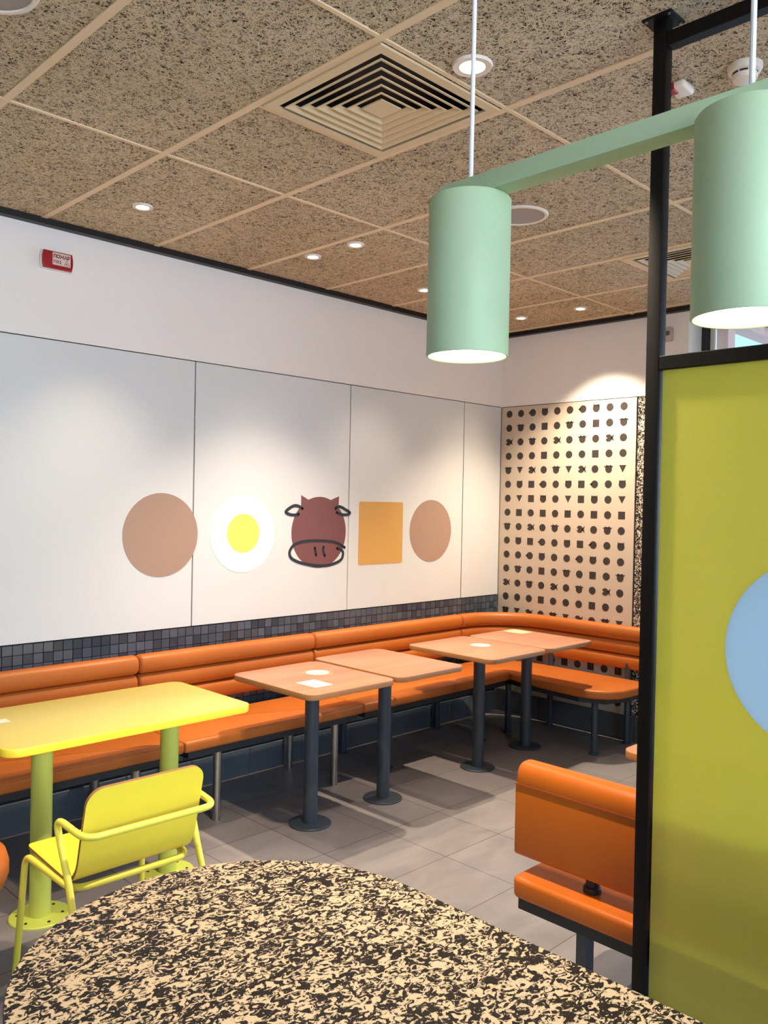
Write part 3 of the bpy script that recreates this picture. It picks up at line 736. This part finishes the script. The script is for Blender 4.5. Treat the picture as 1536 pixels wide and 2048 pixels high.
# ------------------------------------------------------------------ tables
def col_base(t, x, y, m, ztop, r=0.036, rb=0.108, bolts=False):
    bm = NB(); cyl(bm, x, y, r, 0.008, ztop, 40); part('column', bm, m, t)
    bm = NB(); lathe(bm, x, y, [(0, 0), (rb, 0), (rb, 0.006), (rb-0.003, 0.009), (0, 0.010)], 56); bp = part('base_plate', bm, m, t)
    if bolts:
        for k in range(6):
            a = 2*PI*(k+0.5)/6; bm = NB(); cyl(bm, x+0.083*math.cos(a), y+0.083*math.sin(a), 0.006, 0.0095, 0.0112, 14); part('screw', bm, m_grout, bp)
def wood_table(x0, x1, y0, y1, bx, by, label):
    t = thing('cafe_table', (bx, by, 0), label, 'table', 'square wooden cafe tables by the bench')
    bm = NB(); prism(bm, rrect(x0, x1, y0, y1, 0.055, 8), 0.722, 0.75, 0.0025, 2, side_mat=1); part('tabletop', bm, [m_wood, m_woodedge], t, angle=50)
    col_base(t, bx, by, m_col, 0.718)
    bm = NB(); box(bm, bx-0.12, bx+0.12, by-0.12, by+0.12, 0.716, 0.7218, 0.001, 1); part('mounting_plate', bm, m_col, t)
    return t
wood_table(-2.918, -2.352, -1.175, -0.535, -2.632, -0.846, 'nearest wooden table, with a round sticker and a white square note')
wood_table(-2.322, -1.80, -1.165, -0.47, -2.10, -0.835, 'bare wooden table touching the nearest one, with nothing on its top')
wood_table(-1.575, -1.005, -1.165, -0.49, -1.272, -0.838, 'wooden table with only a round sticker, third along the bench')
wood_table(-0.995, -0.475, -1.165, -0.505, -0.677, -0.772, 'wooden table in the corner with a rectangular yellowish note')
wood_table(-2.60, -2.0, -3.25, -2.55, -2.30, -2.90, 'wooden table at the booth, only a corner visible left of the black post')

def round_sticker(x, y, label):
    t = thing('round_sticker', (x, y, 0.75), label, 'sticker', 'round stickers on the wooden tables')
    bm = NB(); prism(bm, circ(x, y, 0.062, 48), 0.7502, 0.7506); part('disc', bm, m_paper, t, smooth=False)
    bm = NB()
    for r0, r1 in ((0.070, 0.074), (0.086, 0.0885)):
        lathe(bm, x, y, [(r0, 0.7502), (r1, 0.7502), (r1, 0.7506), (r0, 0.7506), (r0, 0.7502)], 56)
    part('ring', bm, m_ring, t, 'thin orange rings', smooth=False)
    bm = NB()
    for k, wl in enumerate((0.030, 0.05, 0.036)):
        yy = (k-1)*0.012
        bx_ = [Vector((x, y, 0))+Vector((0.707, -0.707, 0))*a+Vector((0.707, 0.707, 0))*b for a, b in ((-wl/2, yy-0.0015), (wl/2, yy-0.0015), (wl/2, yy+0.0015), (-wl/2, yy+0.0015))]
        prism(bm, [(q.x, q.y) for q in bx_], 0.7506, 0.7508)
    part('faint_print', bm, m_ink, t, smooth=False)
round_sticker(-2.553, -0.79, 'round white sticker with orange ring on the nearest wooden table')
round_sticker(-1.218, -0.80, 'round white sticker with orange ring on the third wooden table')
def note(name, x0, x1, y0, y1, label, m=m_paper, blot=True):
    t = thing(name, ((x0+x1)/2, (y0+y1)/2, 0.75), label, 'paper note')
    bm = NB(); box(bm, x0, x1, y0, y1, 0.7502, 0.7507); part('paper', bm, m, t, smooth=False)
    if blot:
        bm = NB(); cx_, cy_ = (x0+x1)/2, (y0+y1)/2
        for a, b, c_, d in ((-0.035, -0.01, 0.012, 0.018), (-0.03, 0.03, -0.006, -0.003), (-0.03, 0.03, -0.016, -0.013), (0.0, 0.03, 0.006, 0.009)):
            box(bm, cx_+a, cx_+b, cy_+c_, cy_+d, 0.7507, 0.7509)
        part('faint_print', bm, m_ink, t, smooth=False)
note('square_note', -2.795, -2.68, -1.06, -0.912, 'white square paper note at the near corner of the nearest wooden table')
note('paper_note', -0.63, -0.505, -0.69, -0.535, 'yellowish paper note on the corner wooden table', mat('yellowish_paper', 'f0dba0', 0.5))
note('paper_note', -4.21, -4.092, -0.745, -0.69, 'white paper note on the yellow table, cut by the left edge', blot=False)

# yellow rectangular table
t = thing('yellow_table', (-3.735, -0.85, 0), 'long yellow table on two lime round columns at the left', 'table')
bm = NB(); prism(bm, rrect(-4.255, -3.205, -1.135, -0.505, 0.06, 8), 0.72, 0.75, 0.002, 2, side_mat=1); part('tabletop', bm, [m_yeltop, m_yel], t, angle=50)
col_base(t, -4.018, -0.868, m_yelpole, 0.72, 0.040, 0.114, True); col_base(t, -3.452, -0.855, m_yelpole, 0.72, 0.040, 0.114, True)

# ------------------------------------------------------------------ yellow armchair
t = thing('yellow_armchair', (-4.02, -1.45, 0), 'yellow plywood armchair with tubular metal frame, back to the camera', 'chair')
def shell():
    bm = NB(); prof = []
    A = (-1.240, 0.452); B = (-1.555, 0.440); Cc = (-1.615, 0.462); D = (-1.675, 0.750)
    pts = fillet([(A[0], A[1], 0), (-1.598, 0.432, 0), (D[0], D[1], 0)], 0.085, 14)
    # dense resample
    P = [Vector((p.x, p.y)) for p in pts]; seglen = [0]
    for a, b in zip(P, P[1:]): seglen.append(seglen[-1]+(b-a).length)
    T = seglen[-1]
    def at(s):
        for i in range(len(P)-1):
            if s <= seglen[i+1]+1e-9: u = (s-seglen[i])/max(1e-9, seglen[i+1]-seglen[i]); return P[i].lerp(P[i+1], u)
        return P[-1]
    r = 0.055; hw = 0.2075
    ss = [r*(1-math.cos(PI/2*k/8)) for k in range(9)]; rs = 0.02
    front = [(rs*(1-math.cos(PI/2*k/4)), hw-rs+rs*math.sin(PI/2*k/4)) for k in range(5)]
    top = [(T-r*(1-math.cos(PI/2*k/8)), hw-r+r*math.sin(PI/2*k/8)) for k in range(9)][::-1]
    mids = [(s, hw) for s in [rs+ (T-r-rs)*k/40 for k in range(1, 40)]]
    samp = front+mids+top; cx_ = -4.017; th = 0.0115; rings = []
    for s, h_ in samp:
        p = at(s); q = (at(min(s+0.004, T))-at(max(s-0.004, 0))).normalized(); nn = Vector((-q.y, q.x))   # normal pointing under / behind
        hh = max(h_, 0.001); back = 1.0 + 0.0
        row_o, row_i = [], []
        for u in [-1, -0.97, -0.6, -0.2, 0.2, 0.6, 0.97, 1]:
            row_o.append(bm.verts.new((cx_+u*hh, p.x, p.y))); row_i.append(bm.verts.new((cx_+u*hh, p.x+nn.x*th, p.y+nn.y*th)))
        rings.append((row_o, row_i))
    n = 8
    for (a, ai), (b, bi) in zip(rings, rings[1:]):
        for k in range(n-1):
            bm.faces.new((a[k], a[k+1], b[k+1], b[k])); bm.faces.new((ai[k+1], ai[k], bi[k], bi[k+1]))
        for k in (0, n-1):
            f = bm.faces.new((a[k], b[k], bi[k], ai[k])); f.material_index = 1
    for (a, ai) in (rings[0], rings[-1]):
        for k in range(n-1):
            f = bm.faces.new((a[k], a[k+1], ai[k+1], ai[k])); f.material_index = 1
    return bm
part('plywood_shell', shell(), [m_yel, m_ply], t, 'yellow bent plywood seat and back with brown edges', angle=40)
XL, XR = -4.243, -3.792
pts = fillet([(XL-0.01, -1.80, 0.0), (XL-0.005, -1.62, 0.44), (XL-0.01, -1.525, 0.632), (XL, -1.715, 0.614), (XR, -1.725, 0.614), (XR+0.01, -1.53, 0.632), (XR+0.012, -1.60, 0.44), (XR+0.02, -1.78, 0.0)], [0.03, 0.055, 0.05, 0.05, 0.055, 0.03], 9)
bm = NB(); tube(bm, pts, 0.0112, 18); part('arm_frame', bm, m_yelm, t, 'bent metal tube of rear legs and armrest')
pts = fillet([(XL-0.008, -1.222, 0.0), (XL+0.008, -1.258, 0.425), (XL+0.02, -1.59, 0.413), (XR-0.02, -1.60, 0.413), (XR-0.008, -1.258, 0.425), (XR+0.008, -1.222, 0.0)], [0.045, 0.06, 0.06, 0.045], 9)
bm = NB(); tube(bm, pts, 0.0112, 18); part('seat_frame', bm, m_yelm, t, 'bent metal tube of front legs and seat support')

# orange upholstered stool at the left edge
t = thing('round_stool', (-4.495, -1.225, 0), 'dark orange round upholstered seat cut by the left edge of the photo', 'stool')
bm = NB(); sxx, syy = -4.478, -1.20
lathe(bm, sxx, syy, [(0, 0.345), (0.15, 0.345), (0.185, 0.36), (0.197, 0.395), (0.197, 0.43), (0.187, 0.462), (0.155, 0.478), (0, 0.482)], 56); part('seat_cushion', bm, m_orange, t, angle=60)
bm = NB(); cyl(bm, sxx, syy, 0.03, 0.008, 0.345, 32); part('column', bm, m_col, t)
bm = NB(); cyl(bm, sxx, syy, 0.15, 0, 0.009, 48, 0.002); part('base_plate', bm, m_col, t)

# ------------------------------------------------------------------ booth bench behind the partition
t = thing('booth_bench', (-2.9, -3.2, 0), 'orange booth bench with tall padded back behind the black post and glass', 'bench')
YB0, YB1 = -2.475, -3.95
# padded back: profile in (x, z), rounded top, swept along y
bm = NB(); box(bm, -3.142, -3.045, YB1, YB0, 0.500, 0.735, 0.010, 3); bkp = part('backrest', bm, m_orange2, t, angle=50)
bm = NB(); prof = []
for k in range(0, 17):
    a = PI*(1-k/16); prof.append((-3.0935+0.0495*math.copysign(abs(math.cos(a))**0.75, math.cos(a)), 0.737+0.064*math.sin(a)**0.8))
prof.append((-3.046, 0.725)); prof.append((-3.141, 0.725))
rings = []
endp = [(0.022*(1-math.cos(PI/2*k/5)), 0.022*(1-math.sin(PI/2*k/5))) for k in range(6)]
ys = [(YB0-a, b) for a, b in endp]+[(YB1+a, b) for a, b in endp[::-1]]
for yy, ins in ys:
    ring = []
    for x_, z_ in prof:
        c_ = Vector((-3.0935, 0.745)); d_ = Vector((x_, z_))-c_; l_ = d_.length; d_ = d_*((l_-ins)/l_) if z_ > 0.73 else Vector((d_.x*((abs(d_.x)-ins)/abs(d_.x)), d_.y))
        ring.append(bm.verts.new((c_.x+d_.x, yy, c_.y+d_.y)))
    rings.append(ring)
for a, b in zip(rings, rings[1:]):
    for i in range(len(prof)): bm.faces.new((a[i-1], a[i], b[i], b[i-1]))
bm.faces.new(rings[0]); bm.faces.new(rings[-1][::-1])
part('top_roll', bm, m_orange2, bkp, 'rounded orange top roll', angle=60)
bm = NB(); box(bm, -3.1445, -3.1425, YB1+0.01, YB0-0.006, 0.728, 0.734); part('seam', bm, m_seam, bkp, smooth=False)
bm = NB(); prism(bm, rrect(-3.195, -2.70, YB1, -2.505, 0.03, 6), 0.385, 0.452, 0.016, 4); part('seat_cushion', bm, m_orange2, t, angle=50)
bm = NB(); prism(bm, rrect(-3.18, -2.72, YB1+0.02, -2.525, 0.004, 2), 0.350, 0.3845); part('seat_frame', bm, m_frame_d, t, smooth=False)
for yy in (-2.745, -3.70):
    bm = NB(); box(bm, -3.155, -3.115, yy-0.02, yy+0.02, 0.008, 0.350, 0.002, 1); box(bm, -3.20, -3.06, yy-0.06, yy+0.06, 0, 0.008); part('leg', bm, m_col, t)
    bm = NB(); box(bm, -2.80, -2.76, yy-0.02, yy+0.02, 0.008, 0.350, 0.002, 1); box(bm, -2.83, -2.73, yy-0.05, yy+0.05, 0, 0.008); part('leg', bm, m_col, t)
    bm = NB(); cyl(bm, -3.10, yy, 0.020, 0.450, 0.52, 20); cyl(bm, -3.10, yy, 0.028, 0.4505, 0.470, 20, 0.003); part('back_bracket', bm, m_frame_d, t)

# ------------------------------------------------------------------ foreground speckled table
t = thing('speckled_table', (-4.41, -3.3, 0), 'large black and cream speckled table with a round end in the foreground', 'table')
out = []
for k in range(49):
    a = PI*k/48; out.append((-4.41+0.446*math.cos(a), -2.782+0.446*math.sin(a)))
for k in range(49):
    a = PI+PI*k/48; out.append((-4.41+0.446*math.cos(a), -4.10+0.446*math.sin(a)))
m_spedge = mat('black_table_edge', '2a2422', 0.45)
bm = NB(); prism(bm, out, 0.722, 0.75, 0.002, 2, side_mat=1); part('tabletop', bm, [m_speck, m_spedge], t, angle=50)
col_base(t, -4.41, -2.95, m_col, 0.722, 0.045, 0.16); col_base(t, -4.41, -3.95, m_col, 0.722, 0.045, 0.16)

# ------------------------------------------------------------------ outside the window: canopy and added teal building
t = thing('canopy', (2.2, -3.5, 2.7), 'slatted outdoor canopy seen through the window top right', 'canopy')
m_can = mat('pale_terracotta_beam', '8c6454', 0.7); m_slat = mat('teal_grey_slat', '16262c', 0.5)
for y0 in (-1.60, -3.9, -6.2):
    bm = NB(); box(bm, 0.45, 4.2, y0, y0+0.14, 2.95, 3.12); part('beam', bm, m_can, t, smooth=False)
    for xx in (0.5, 4.0):
        bm = NB(); box(bm, xx, xx+0.12, y0+0.01, y0+0.13, -0.1, 2.95); part('post', bm, m_can, t, smooth=False)
for k in range(24):
    xx = 0.5+k*0.155
    bm = NB(); box(bm, xx, xx+0.07, -6.2, -1.60, 3.02, 3.05); part('slat', bm, m_slat, t, smooth=False)
t = thing('sky_backdrop', (5.8, 0.5, 0), 'pale teal building facade added outside for the sky tone, seen through the window at the top right', 'backdrop')  # slab added to give the cyan of the sky behind the window
bm = NB(); box(bm, 5.2, 6.4, -2.2, 3.2, -0.1, 4.3); part('slab', bm, mat('teal_backdrop', '4f8a92', 0.6), t, smooth=False)
bm = NB(); box(bm, 5.15, 6.45, -2.25, 3.25, 4.3, 4.42); part('slab_edge', bm, m_can, t, smooth=False)
bm = NB(); box(bm, 0.35, 30, -30, 20, -0.2, -0.1); struct('ground', bm, mat('paving_grey', '9a9791', 0.8))
